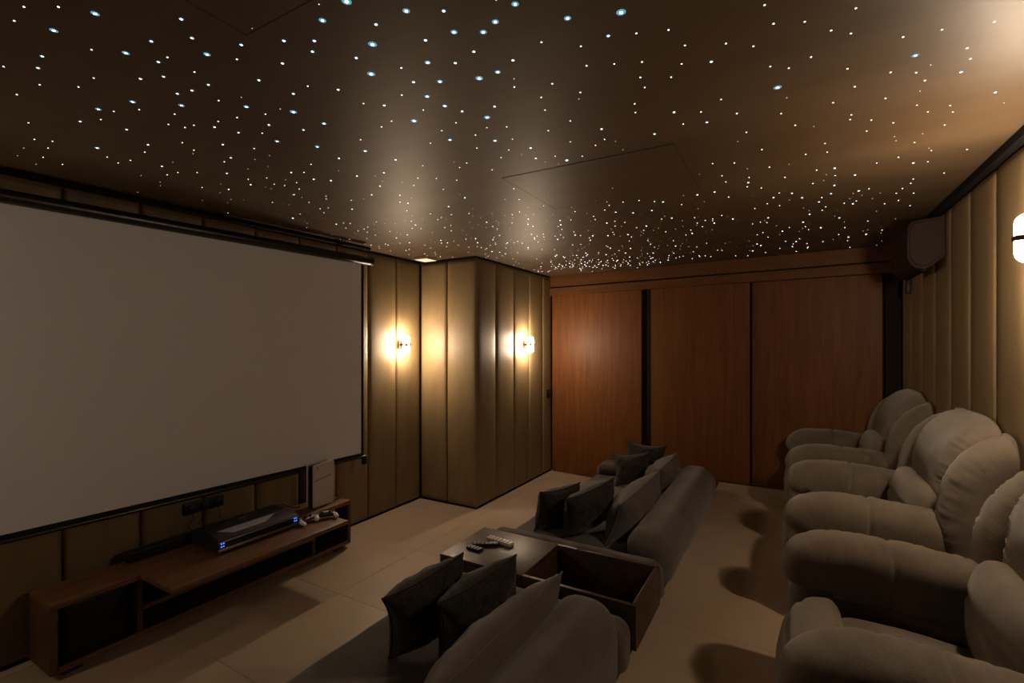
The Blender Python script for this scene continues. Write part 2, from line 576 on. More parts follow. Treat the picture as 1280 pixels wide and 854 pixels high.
# trims ---------------------------------------------------------------------
t1 = struct('trim_1', (-0.055, -2.75, 2.572), (0, 0, 2.598), M['black_trim'], bev=0.003, loc=(-3.395, 3.26, 0), rot=(0, 0, -math.atan2(0.095, 2.42)))   # dark batten over the screen
t2 = struct('trim_2', (0.835, -1.5, 2.558), (XR - 0.002, 5.6, 2.598), M['black_trim'])   # dark gap along the right wall
for nm, lo, hi in (('trim_3', (XL + 0.001, 3.26, 2.590), (-3.522, 4.12, 2.598)),
                   ('trim_4', (-3.52, 4.108, 2.590), (-2.785, 4.143, 2.598)),
                   ('trim_5', (-2.813, 4.145, 2.590), (-2.781, 5.92, 2.598)),
                   ('baseboard_left', (XL + 0.001, -1.2, 0.0005), (-3.532, 4.12, 0.008)),
                   ('baseboard_pillar_front', (-3.53, 4.116, 0.0005), (-2.786, 4.143, 0.008)),
                   ('baseboard_pillar', (-2.813, 4.145, 0.0005), (-2.787, 5.92, 0.008)),
                   ('baseboard_right', (0.872, -1.5, PLAT + 0.0005), (XR - 0.001, 5.5, PLAT + 0.016))):
    struct(nm, lo, hi, M['black_trim'])

# access hatches in the ceiling: a flush plate inside a dark reveal
def hatch(x0, x1, y0, y1):
    p = box('access_panel', (x0, y0, H - 0.0015), (x1, y1, H + 0.0005), M['ceiling'], ceil)
    g = 0.005
    for lo, hi in (((x0 - g, y0 - g), (x1 + g, y0)), ((x0 - g, y1), (x1 + g, y1 + g)), ((x0 - g, y0), (x0, y1)), ((x1, y0), (x1 + g, y1))):
        box('reveal_gap', (lo[0], lo[1], H - 0.001), (hi[0], hi[1], H + 0.0005), M['line'], p)
hatch(-1.36, -0.46, 2.265, 2.965)
hatch(-1.38, -0.48, 0.12, 0.84)

# back wall: fascia, rail and three sliding doors, in the wall's own frame
def bobj(name, s0, s1, t0, t1_, z0, z1, mat, parent=None, bev=0.003, kind='structure'):
    """box in back wall coordinates (t counts out into the room)"""
    bm = bmesh.new()
    add_box(bm, (s0, -t1_, z0), (s1, -t0, z1), bev, 1)
    o = bm_to(name, bm, mat, parent, smooth=True, angle=35)
    if parent is None:
        o.location = (BP0.x, BP0.y, 0); o.rotation_euler = (0, 0, BANG)
        o['kind'] = kind
    return o
bobj('trim_6', 0.0, 3.66, 0.0, 0.055, 2.455, 2.598, M['door_trim'])       # fascia under the ceiling
bobj('trim_7', 0.0, 3.66, 0.0, 0.075, 2.345, 2.440, M['door_trim'])       # sliding rail cover
bobj('trim_8', 0.0, 3.66, -0.01, 0.02, 2.440, 2.455, M['black_trim'], bev=0)
bobj('trim_9', 3.565, 3.665, 0.0, 0.05, PLAT, 2.345, M['dark_wood'])      # right jamb
bobj('trim_10', 1.262, 1.378, -0.03, -0.005, 0.0, 2.345, M['dark_wood'])  # dark recess between two doors
bobj('trim_11', 0.0, 0.028, -0.03, 0.0, 0.0, 2.345, M['dark_wood'])
bobj('door_1', 0.028, 1.262, 0.0, 0.036, 0.006, 2.345, M['door'])
bobj('door_2', 1.378, 2.437, 0.0, 0.036, 0.006, 2.345, M['door'])
d3 = bobj('door_3', 2.452, 3.545, -0.035, 0.004, 0.006, 2.345, M['door'])
bobj('trim_12', 1.95, 3.60, 0.02, 0.05, PLAT + 0.0005, PLAT + 0.012, M['door_trim'])

# ------------------------------------------------------------------ star ceiling
# prominent fibre ends, listed as ceiling positions (x, y, size class)
STARS = []
def cam_ceiling(px, py):     # where a sight line meets the ceiling plane
    u = (px - 640) / 605; a = math.radians(29.9)
    d = (H - CAM_H) * 605 / (431 - py)
    return d * (u * math.cos(a) - math.sin(a)), d * (u * math.sin(a) + math.cos(a))
Z1 = [(350,50,3),(198,112,3),(667,70,2),(707,140,2),(463,195,3),(557,152,2),(155,207,2),(140,250,2),(762,200,3),(888,165,2),(928,103,2),(1045,150,2),(1157,150,2),(1187,75,3),(1150,190,2),(1040,233,2),(953,295,2),(1080,345,2),(1245,330,2),(583,228,2),(602,282,2),(716,265,1),(517,290,2),(767,312,2),(707,333,2),(653,345,2),(488,375,3),(668,388,3),(907,393,3),(1080,412,4),(1193,455,3),(1117,478,2),(990,460,2),(878,488,2),(790,468,2),(1020,520,3),(1168,540,3),(362,402,3),(371,440,1),(295,447,2),(466,477,2),(358,545,3),(127,513,1),(105,452,1),(545,533,2),(671,525,1),(714,553,1),(820,532,2),(850,581,2),(596,612,2),(835,638,2),(923,680,2),(914,660,1),(842,697,2),(1082,717,2),(1155,660,2),(1218,665,2),(1072,635,2),(1092,672,1),(1145,605,1),(1248,583,2),(1200,722,1),(1078,803,3),(1238,825,2),(1003,745,1),(1138,745,1),(726,635,1),(744,690,1),(230,605,1),(88,25,1),(215,25,1),(345,287,1),(337,183,1),(289,320,1),(146,312,1),(13,245,1),(620,458,1),(805,370,1),(873,433,1),(803,447,1),(714,461,1),(643,420,1),(796,58,1),(872,218,1),(1133,317,1),(977,420,1),(965,490,1),(936,547,1),(982,655,1),(1048,683,1),(533,560,1),(480,590,1),(435,600,1),(193,520,1),(177,545,1),(62,348,1)]
Z2 = [(10,5,4),(229,40,3),(367,40,2),(118,90,2),(105,163,4),(45,213,2),(405,118,3),(513,118,3),(557,80,3),(630,15,3),(823,67,3),(1020,45,4),(973,132,2),(478,190,2),(300,148,2),(410,232,2),(308,230,3),(622,222,2),(566,265,3),(498,288,4),(100,272,4),(353,300,3),(256,302,2),(306,355,3),(148,388,2),(72,381,1),(371,390,3),(435,410,2),(554,392,2),(527,432,4),(258,445,4),(390,515,3),(556,518,3),(78,556,3),(175,446,1),(138,467,1),(318,527,1),(489,545,1),(190,588,2),(687,545,2),(706,583,2),(820,590,3),(740,405,1),(872,170,1),(893,242,1),(1097,228,1),(1107,322,1),(1195,110,1),(1215,413,2),(1143,493,2),(948,475,2),(870,340,1),(627,320,1),(727,155,1),(545,625,1),(988,692,2),(1143,742,1),(1133,775,2),(968,743,1),(525,818,2),(445,728,2),(235,748,2),(147,636,2),(133,685,2),(102,717,2),(385,760,2),(263,828,2),(211,250,1),(213,350,1),(292,405,1),(360,481,1),(412,452,1),(484,497,1),(526,470,1),(599,467,1),(620,512,1),(752,481,1),(726,358,1),(767,308,1),(833,445,1),(833,522,1),(877,575,1),(959,513,1),(926,535,1),(1073,414,1),(1070,382,1),(1091,285,1),(995,235,1),(1243,235,1),(1255,167,1),(1249,457,1),(606,552,1),(578,580,1),(777,575,1),(796,648,1),(800,706,1),(1040,712,1),(1053,690,1),(960,773,1),(30,770,2),(27,737,1),(48,648,2),(290,610,1),(272,656,1),(340,657,1),(366,697,1),(452,600,1),(415,663,1)]
Z3 = [(282,18,1),(315,87,1),(140,160,1),(241,170,1),(86,227,2),(330,322,4),(70,450,2),(48,412,1),(600,123,1),(792,136,1),(837,204,3),(1005,265,2),(1128,80,1),(1131,340,2),(727,362,1),(534,378,1),(843,387,1),(658,482,1),(945,460,1),(834,524,1),(1027,550,1),(215,487,1),(395,461,1),(343,418,1),(171,600,1),(222,672,2),(125,647,1),(98,707,2),(270,692,1),(357,653,1),(540,619,2),(695,600,1),(883,595,1),(943,637,1),(820,675,1),(620,740,1),(292,750,1),(775,738,1),(587,253,1),(272,551,1),(430,80,1),(527,112,1),(618,30,1),(453,210,1),(303,245,1),(371,251,1),(746,266,1),(840,267,1),(1028,177,1),(935,109,1),(1040,216,1),(872,296,1),(965,388,1),(975,412,1),(597,440,1),(675,442,1),(614,319,1),(122,366,1),(180,418,1)]
for Z, ox in ((Z1, 0), (Z2, 430), (Z3, 860)):
    for zx, zy, c in Z:
        x, y = cam_ceiling(ox + zx / 2.945, zy / 2.945)
        STARS.append((x, y, c))
named = len(STARS)
def free(x, y, dmin):
    return all((x - a) ** 2 + (y - b) ** 2 > dmin * dmin for a, b, _ in STARS)
inpillar = lambda x, y: x < -2.76 and y > 4.05
# evenly scattered fainter fibres over the rest of the ceiling
tries = 0
while len(STARS) < named + 640 and tries < 20000:
    tries += 1
    x = rnd.uniform(-3.38, 0.72); y = rnd.uniform(0.35, 5.5)
    if inpillar(x, y) or not free(x, y, 0.045): continue
    if y < 2.6 and rnd.random() < 0.72: continue
    if x > -1.0 and rnd.random() < 0.45: continue
    STARS.append((x, y, rnd.choice((0, 0, 0, 1, 1, 1) if y < 3 else (0, 0, 1, 1, 1, 2))))
for k in range(90):           # a milky patch towards the sliding doors
    x = rnd.gauss(-2.05, 0.32); y = rnd.gauss(5.15, 0.30)
    if y < 5.75 and x > -2.7 and free(x, y, 0.03): STARS.append((x, y, rnd.choice((1, 1, 2, 2))))
RADIUS = {0: 0.0020, 1: 0.0026, 2: 0.0033, 3: 0.0040, 4: 0.0052}
def star_geo(bm, cx, cy, cz, c, seg=8, k=1.0):
    """fibre end: a shallow dome; an emissive blue ring imitates the glow around the larger ones"""
    r = RADIUS[c] * k
    if c == 0 or c == 1: mats = (1, 1)
    else: mats = (0, 3)
    mi = {0: 2, 1: 1}.get(c, 0)
    top = bm.verts.new((cx, cy, cz - r * 0.55))
    ring = [bm.verts.new((cx + r * math.cos(2 * math.pi * k / seg), cy + r * math.sin(2 * math.pi * k / seg), cz - r * 0.22)) for k in range(seg)]
    for k in range(seg):
        f = bm.faces.new((top, ring[(k + 1) % seg], ring[k])); f.material_index = mi
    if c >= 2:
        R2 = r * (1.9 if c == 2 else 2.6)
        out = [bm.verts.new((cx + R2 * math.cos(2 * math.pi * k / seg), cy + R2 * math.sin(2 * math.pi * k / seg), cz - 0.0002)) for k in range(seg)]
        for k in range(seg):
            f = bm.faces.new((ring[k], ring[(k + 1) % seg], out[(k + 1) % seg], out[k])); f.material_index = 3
    else:
        out = [bm.verts.new((v.co.x, v.co.y, cz - 0.0002)) for v in ring]
        for k in range(seg):
            f = bm.faces.new((ring[k], ring[(k + 1) % seg], out[(k + 1) % seg], out[k])); f.material_index = mi
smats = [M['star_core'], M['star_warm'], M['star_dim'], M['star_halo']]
star_mesh = {}
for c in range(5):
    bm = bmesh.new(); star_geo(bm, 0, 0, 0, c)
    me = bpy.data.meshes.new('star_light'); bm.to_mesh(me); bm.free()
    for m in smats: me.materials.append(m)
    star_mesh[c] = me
a_ = math.radians(29.9)
def apparent(s):
    d = s[1] * math.cos(a_) - s[0] * math.sin(a_)
    return RADIUS[s[2]] * (1 + 0.16 * max(0.0, s[1] - 1.8)) * (2.0 if s[2] >= 2 else 1) / max(d, 0.5)
def far_scale(s):             # the fibres towards the doors are thicker
    return 1.0 + 0.16 * max(0.0, s[1] - 1.8)
order = sorted(STARS, key=lambda s: -apparent(s))
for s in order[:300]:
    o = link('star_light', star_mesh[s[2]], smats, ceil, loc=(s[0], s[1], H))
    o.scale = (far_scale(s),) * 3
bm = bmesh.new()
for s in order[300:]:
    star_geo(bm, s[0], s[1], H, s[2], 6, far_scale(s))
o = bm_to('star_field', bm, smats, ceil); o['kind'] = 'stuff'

# ------------------------------------------------------------------ projection screen
SB, ST = 0.716, 2.415
sc = thing('projection_screen', 'large white pull-down projection screen hanging on the left wall', 'screen', (-3.34, 3.09, 0), -math.atan2(0.155, 2.25))
# local -y runs along the wall towards the camera, +x into the room
SW = 2.34
box('screen_surface', (-0.001, -SW, SB), (0.001, 0, ST), M['screen'], sc)
box('side_border', (-0.0015, 0.0, SB), (0.0015, 0.028, ST), M['screen_border'], sc)
box('side_border', (-0.0015, -SW - 0.028, SB), (0.0015, -SW, ST), M['screen_border'], sc)
box('bottom_border', (-0.0015, -SW - 0.028, SB - 0.03), (0.0015, 0.028, SB), M['screen_border'], sc)
tube('weight_bar', [(0, -SW - 0.05, SB - 0.036), (0, 0.05, SB - 0.036)], 0.012, M['black_metal'], sc, 12)
hs = tube('roller_housing', [(0.012, -SW - 0.06, ST + 0.034), (0.012, 0.09, ST + 0.034)], 0.037, M['black_metal'], sc, 24)
tube('end_cap', [(0.012, 0.085, ST + 0.034), (0.012, 0.108, ST + 0.034)], 0.040, M['plastic_black'], sc, 24)
tube('end_cap', [(0.012, -SW - 0.075, ST + 0.034), (0.012, -SW - 0.055, ST + 0.034)], 0.040, M['plastic_black'], sc, 24)
for yy in (-0.05, -0.9):
    box('wall_bracket', (-0.12 if yy > -0.5 else -0.07, yy - 0.015, ST + 0.02), (-0.02, yy + 0.015, ST + 0.05), M['plastic_black'], sc)
box('pull_handle', (-0.016, 0.018, SB - 0.105), (0.012, 0.058, SB - 0.04), M['plastic_black'], sc, 0.004)

# ------------------------------------------------------------------ media cabinet under the screen
CT = 0.39
cab = thing('media_cabinet', 'long low teak media cabinet under the white screen', 'cabinet', (-3.47, 0.94, 0))
W_, D_ = 1.90, 0.28          # along y, depth along +x (local)
box('top_board', (0, 0, CT - 0.032), (D_, W_, CT), M['cab_wood'], cab, 0.004)
box('projecting_shelf', (D_ + 0.0005, 0.385, CT - 0.028), (D_ + 0.355, 1.565, CT), M['cab_wood'], cab, 0.004)
box('side_panel', (0, 0, 0.035), (D_, 0.032, CT - 0.0325), M['cab_wood_v'], cab, 0.003)
box('side_panel', (0, W_ - 0.032, 0.035), (D_, W_, CT - 0.0325), M['cab_wood_v'], cab, 0.003)
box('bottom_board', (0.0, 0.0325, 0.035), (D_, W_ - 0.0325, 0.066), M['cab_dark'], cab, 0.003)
box('edge_band', (D_ + 0.0002, 0.0325, 0.035), (D_ + 0.004, W_ - 0.0325, 0.066), M['cab_wood'], cab)
box('divider', (0.012, 0.372, 0.0665), (D_, 0.40, CT - 0.0325), M['cab_wood_v'], cab, 0.002)
box('divider', (0.012, 1.525, 0.0665), (D_, 1.553, CT - 0.0325), M['cab_wood_v'], cab, 0.002)
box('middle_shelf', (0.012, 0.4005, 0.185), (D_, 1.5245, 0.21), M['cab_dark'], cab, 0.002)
box('edge_band', (D_ + 0.0002, 0.4005, 0.185), (D_ + 0.004, 1.5245, 0.21), M['cab_wood'], cab)
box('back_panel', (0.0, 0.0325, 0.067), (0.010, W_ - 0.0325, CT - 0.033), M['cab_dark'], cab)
for x in (0.03, D_ - 0.09):
    for y in (0.06, W_ - 0.14):
        box('foot', (x, y, 0.0), (x + 0.06, y + 0.08, 0.035), M['cab_dark'], cab)

sub = thing('subwoofer', 'black box speaker inside the left cabinet compartment', 'speaker', (-3.44, 1.0, 0.066))
box('case', (0.02, 0.005, 0.006), (0.20, 0.285, 0.27), M['plastic_black'], sub, 0.008)
box('grille', (0.2005, 0.015, 0.016), (0.212, 0.275, 0.26), M['grille'], sub, 0.006)
for yy in (0.03, 0.25):
    box('foot', (0.05, yy, 0), (0.15, yy + 0.02, 0.006), M['plastic_black'], sub)

sb = thing('soundbar', 'long black soundbar along the back edge of the cabinet', 'soundbar', (-3.465, 1.345, CT))
box('case', (0.0, 0.0, 0.004), (0.068, 0.92, 0.062), M['plastic_black'], sb, 0.008)
box('grille', (0.0685, 0.02, 0.01), (0.073, 0.90, 0.055), M['grille'], sb, 0.002)
for yy in (0.06, 0.82):
    box('foot', (0.01, yy, 0.0), (0.06, yy + 0.04, 0.004), M['plastic_black'], sb)

# projector
pj = thing('projector', 'dark ultra-short-throw projector with blue lights on the cabinet shelf', 'projector', (-3.37, 1.685, CT))
bm = bmesh.new()
prof = [(0.0, 0.012), (0.0, 0.098), (0.03, 0.108), (0.20, 0.108), (0.30, 0.088), (0.312, 0.080), (0.312, 0.018), (0.30, 0.012)]
fa = [bm.verts.new((x, 0, z)) for x, z in prof]; fb = [bm.verts.new((x, 0.56, z)) for x, z in prof]
for k in range(len(prof)):
    bm.faces.new((fa[k], fa[(k + 1) % len(prof)], fb[(k + 1) % len(prof)], fb[k]))
bm.faces.new(fa[::-1]); bm.faces.new(fb)
bmesh.ops.bevel(bm, geom=bm.edges[:], offset=0.004, segments=2, affect='EDGES')
bm_to('body', bm, M['pj_body'], pj, smooth=True, angle=35)
box('front_panel', (0.3125, 0.03, 0.034), (0.318, 0.53, 0.066), M['gloss_black'], pj, 0.002)
box('trim_strip', (0.312, 0.0, 0.068), (0.3165, 0.56, 0.076), M['silver'], pj, 0.001)
box('trim_strip', (0.306, -0.002, 0.014), (0.320, 0.562, 0.031), M['silver'], pj, 0.003)
bm = bmesh.new()
q = [(0.205, 0.05), (0.272, 0.12), (0.272, 0.34), (0.205, 0.45)]
def ptop(x): return 0.1085 if x <= 0.20 else 0.1085 - 0.2 * (x - 0.20)
lo_ = [bm.verts.new((x, y, ptop(x) - 0.002)) for x, y in q]; hi_ = [bm.verts.new((x, y, ptop(x) + 0.0015)) for x, y in q]
for k in range(4): bm.faces.new((lo_[k], lo_[(k + 1) % 4], hi_[(k + 1) % 4], hi_[k]))
bm.faces.new(hi_); bm.faces.new(lo_[::-1])
bm_to('lens_window', bm, M['lens_window'], pj)
box('lens_hood_edge', (0.205, 0.455, 0.1055), (0.212, 0.53, 0.1095), M['silver'], pj)
box('name_plate', (0.09, 0.25, 0.108), (0.10, 0.31, 0.1092), M['grey_plastic'], pj)
for y0 in (0.012, 0.522):
    for k, (yy, zz) in enumerate(((y0, 0.062), (y0 + 0.014, 0.062), (y0, 0.044), (y0 + 0.014, 0.044))):
        box('status_light', (0.318, yy, zz), (0.3205, yy + 0.006, zz + 0.006), M['blue_led'], pj)
for x in (0.03, 0.26):
    for y in (0.05, 0.49):
        box('foot', (x, y, 0), (x + 0.025, y + 0.025, 0.0125), M['plastic_black'], pj)

# game console
gc = thing('game_console', 'white upright game console with dark core on the cabinet', 'game console', (-3.35, 2.53, CT))
def plate(name, x0, x1, mat):
    bm = bmesh.new()
    pts = [(0.0, 0.008), (0.0, 0.325), (0.006, 0.340), (0.185, 0.354), (0.198, 0.345), (0.192, 0.02), (0.186, 0.008)]
    A = [bm.verts.new((x0, y, z)) for y, z in pts]; B = [bm.verts.new((x1, y, z)) for y, z in pts]
    for k in range(len(pts)): bm.faces.new((A[k], A[(k + 1) % len(pts)], B[(k + 1) % len(pts)], B[k]))
    bm.faces.new(A[::-1]); bm.faces.new(B)
    bmesh.ops.bevel(bm, geom=bm.edges[:], offset=0.003, segments=2, affect='EDGES')
    return bm_to(name, bm, mat, gc, smooth=True, angle=35)
side = plate('side_plate', 0.074, 0.092, M['white_plastic'])
plate('side_plate', 0.0, 0.018, M['white_plastic'])
box('core', (0.0185, 0.008, 0.004), (0.0735, 0.185, 0.335), M['gloss_black'], gc, 0.004)
bm = bmesh.new()
for s in (0, 1):
    pass
A = [(0.004, 0.213), (0.165, 0.238), (0.165, 0.2415), (0.004, 0.2175)]
va = [bm.verts.new((0.0915, y, z)) for y, z in A]; vb = [bm.verts.new((0.0924, y, z)) for y, z in A]
for k in range(4): bm.faces.new((va[k], va[(k + 1) % 4], vb[(k + 1) % 4], vb[k]))
bm.faces.new(vb); bm.faces.new(va[::-1])
bm_to('panel_split', bm, M['gloss_black'], side)
# small emblem: an upright P above a flat S stroke
bm = bmesh.new()
add_box(bm, (0.0918, 0.030, 0.312), (0.0926, 0.0335, 0.330))
add_box(bm, (0.0918, 0.0335, 0.3265), (0.0926, 0.040, 0.330))
add_box(bm, (0.0918, 0.0375, 0.3195), (0.0926, 0.040, 0.3265))
add_box(bm, (0.0918, 0.022, 0.3125), (0.0926, 0.0295, 0.3155))
add_box(bm, (0.0918, 0.034, 0.3125), (0.0926, 0.044, 0.3155))
bm_to('emblem', bm, M['plastic_grey'], side)
tube('stand_disc', [(0.046, 0.10, 0.0), (0.046, 0.10, 0.006)], 0.055, M['plastic_black'], gc, 24)

# gamepads
def gamepad(name, label, loc, rz, shell, face, grip):
    g_ = thing(name, label, 'controller', loc, rz, 'game controllers on the cabinet shelf')
    sweep('shell', [(-0.055, 0.028), (-0.02, 0.031), (0.02, 0.031), (0.055, 0.028)], 0.032, 0.015, shell, g_, exp=2.5, rings=16, seg=16, cap=0.03, wr=0)
    for s in (-1, 1):
        bm = bmesh.new()
        P, L = catmull([(s * 0.05, 0.012, 0.029), (s * 0.066, -0.02, 0.024), (s * 0.070, -0.06, 0.016)], 12)
        R = []
        for i, p in enumerate(P):
            t = i / 11
            rr = 0.021 * (1 - 0.25 * t) * (1 if t < 0.8 else max(0.15, (1 - ((t - 0.8) / 0.2) ** 2.2)) ** 0.5)
            rr *= 1 if t > 0.1 else 0.7
            R.append([bm.verts.new(p + Vector((math.cos(k * math.pi / 5) * rr, 0, math.sin(k * math.pi / 5) * rr * 0.72))) for k in range(10)])
        for i in range(11):
            for k in range(10): bm.faces.new((R[i][k], R[i][(k + 1) % 10], R[i + 1][(k + 1) % 10], R[i + 1][k]))
        bm.faces.new(R[0][::-1]); bm.faces.new(R[-1])
        bm_to('grip', bm, grip, g_, smooth=True)
    box('touchpad', (-0.026, 0.0, 0.0455), (0.026, 0.024, 0.0485), face, g_, 0.002)
    for s in (-1, 1):
        tube('thumbstick', [(s * 0.026, -0.014, 0.04), (s * 0.026, -0.014, 0.056)], 0.0085, M['plastic_black'], g_, 12)
        box('trigger', (s * 0.045 - 0.014, 0.024, 0.020), (s * 0.045 + 0.014, 0.040, 0.042), M['plastic_black'], g_, 0.004)
    for k in range(4):
        a = k * math.pi / 2
        tube('button', [(0.052 + 0.010 * math.cos(a), 0.010 + 0.010 * math.sin(a), 0.036), (0.052 + 0.010 * math.cos(a), 0.010 + 0.010 * math.sin(a), 0.0475)], 0.0042, M['grey_plastic'], g_, 8)
    for lo, hi in (((-0.062, 0.006), (-0.042, 0.013)), ((-0.0555, -0.0005), (-0.0485, 0.0195))):
        box('direction_pad', (lo[0], lo[1], 0.042), (hi[0], hi[1], 0.0475), M['grey_plastic'], g_)
    return g_
gamepad('game_controller', 'dark plum gamepad with white grips nearest the projector', (-3.06, 2.315, CT), math.radians(100), M['purple_plastic'], M['plastic_black'], M['white_plastic'])
gamepad('game_controller', 'black and white gamepad farther from the projector', (-3.015, 2.445, CT), math.radians(62), M['plastic_black'], M['white_plastic'], M['white_plastic'])

# wall socket strip and cables
ws = thing('socket_strip', 'black horizontal socket strip on the wall behind the projector', 'socket', (-3.527, 1.71, 0.545))
box('faceplate', (0.0, 0.0, 0.0), (0.022, 0.26, 0.078), M['plastic_black'], ws, 0.004)
for k in range(3):
    box('plug', (0.0225, 0.02 + 0.085 * k, 0.018), (0.045, 0.062 + 0.085 * k, 0.06), M['plastic_black'], ws, 0.005)
for k, (ya, yb_) in enumerate(((0.04, 0.02), (0.125, 0.09), (0.21, 0.23))):
    tube('cable', [(0.035, ya, 0.02), (0.034, ya + 0.01, -0.03), (0.026, yb_, -0.07), (0.022, yb_ + 0.02, -0.10)], 0.0022, M['plastic_black'], ws, 6, 14)
cb = tube('console_cable', [(-3.44, 2.23, CT + 0.007), (-3.40, 2.29, CT + 0.014), (-3.44, 2.33, CT + 0.06), (-3.455, 2.40, CT + 0.05), (-3.42, 2.45, CT + 0.012), (-3.385, 2.50, CT + 0.007)], 0.005, M['plastic_black'], None, 8, 28)
tag(cb, 'loose black cable curling behind the white game console', 'cable')

# ------------------------------------------------------------------ sconces
def sconce(label, x, y, z, rz, group='wall sconces', glow='tube'):
    """local +x points away from the wall"""
    s = thing('wall_sconce', label, 'wall lamp', (x, y, z), rz, group)
    box('wall_plate', (0.0, -0.022, -0.045), (0.012, 0.022, 0.045), M['bronze'], s, 0.003)
    box('arm', (0.012, -0.010, -0.010), (0.045, 0.010, 0.010), M['bronze'], s, 0.002)
    box('clamp_band', (0.045, -0.024, -0.011), (0.135, 0.024, 0.011), M['bronze'], s, 0.003)
    for sg in (1, -1):
        pts = []
        xa, xb, zt, rr = 0.060, 0.120, 0.080, 0.026
        pts.append((xa, 0, sg * 0.0115)); pts.append((xa, 0, sg * (zt - rr)))
        for k in range(1, 6):
            a = math.pi - k * math.pi / 12
            pts.append((xa + rr + rr * math.cos(a), 0, sg * (zt - rr + rr * math.sin(a))))
        pts.append((xa + rr, 0, sg * zt)); pts.append((xb - rr, 0, sg * zt))
        for k in range(1, 6):
            a = math.pi / 2 - k * math.pi / 12
            pts.append((xb - rr + rr * math.cos(a), 0, sg * (zt - rr + rr * math.sin(a))))
        pts.append((xb, 0, sg * (zt - rr))); pts.append((xb, 0, sg * 0.0115))
        tube('light_tube', pts, 0.0135, M[glow], s, 10)
    return s
sconce('glowing loop sconce on the left wall beside the screen', -3.528, 3.79, 1.69, 0)
sconce('glowing loop sconce on the pillar side near the wooden doors', -2.782, 5.12, 1.69, 0)
sconce('glowing loop sconce on the right wall above the recliners', 0.866, 2.53, 2.09, math.pi, glow='tube_right')
sconce('loop sconce on the left wall before the screen, out of frame', -3.528, -0.45, 1.69, 0, glow='tube_dim')

# square ceiling lamp
cl = thing('ceiling_lamp', 'small square ceiling lamp in the corner beside the pillar', 'ceiling lamp', (-3.30, 3.93, H))
box('frame', (-0.085, -0.085, -0.028), (0.085, 0.085, 0), M['lamp_frame'], cl, 0.004)
box('diffuser', (-0.075, -0.075, -0.0315), (0.075, 0.075, -0.0283), M['panel_lamp'], cl)

# wall switch on the pillar, brown unit at the right, black box below it
sw = thing('wall_switch', 'small black switch box on the pillar next to the doors', 'switch', (-2.782, 5.79, 0.99))
box('faceplate', (0, -0.045, 0), (0.012, 0.045, 0.11), M['plastic_black'], sw, 0.003)
box('rocker', (0.0122, -0.025, 0.025), (0.018, 0.025, 0.085), M['gloss_black'], sw, 0.002)

ac = thing('air_conditioner', 'brown rounded wall unit high on the right wall near the doors', 'air conditioner', (0.866, 4.10, 2.175))
bm = bmesh.new()
pr = []
pr += [(0.0, 0.09), (-0.06, 0.035), (-0.10, 0.012)]
for k in range(9):
    a = -math.pi / 2 - k * math.pi / 16
    pr.append((-0.105 + 0.085 * math.cos(a), 0.11 + 0.098 * math.sin(a)))
pr += [(-0.192, 0.20), (-0.186, 0.30), (-0.165, 0.333), (0.0, 0.352)]
A = [bm.verts.new((x, 0, z)) for x, z in pr]; B = [bm.verts.new((x, 0.62, z)) for x, z in pr]
for k in range(len(pr)): bm.faces.new((A[k], A[(k + 1) % len(pr)], B[(k + 1) % len(pr)], B[k]))
bm.faces.new(A[::-1]); bm.faces.new(B)
bmesh.ops.bevel(bm, geom=[e for e in bm.edges if abs(e.verts[0].co.y - e.verts[1].co.y) < 1e-6], offset=0.008, segments=2, affect='EDGES')
bm_to('housing', bm, M['ac_brown'], ac, smooth=True, angle=40)
# raised end cover following the outline
def inset(p, c=(-0.095, 0.19), k=0.9): return (c[0] + (p[0] - c[0]) * k, c[1] + (p[1] - c[1]) * k)
bm = bmesh.new()
A = [bm.verts.new((inset(p)[0], 0.001, inset(p)[1])) for p in pr]; B = [bm.verts.new((inset(p, k=0.87)[0], -0.008, inset(p, k=0.87)[1])) for p in pr]
for k in range(len(pr)): bm.faces.new((A[k], A[(k + 1) % len(pr)], B[(k + 1) % len(pr)], B[k]))
bm.faces.new(B)
bm_to('end_cover', bm, M['ac_brown'], ac, smooth=True, angle=35)
box('air_outlet', (-0.115, 0.05, 0.004), (-0.085, 0.57, 0.02), M['ac_dark'], ac)
rs = thing('wall_sensor', 'small black box on the right wall below the brown unit', 'sensor', (0.866, 5.13, 2.11))
box('case', (-0.03, -0.022, 0), (0.0, 0.022, 0.13), M['plastic_black'], rs, 0.004)
box('window', (-0.0335, -0.014, 0.02), (-0.0303, 0.014, 0.06), M['gloss_black'], rs)

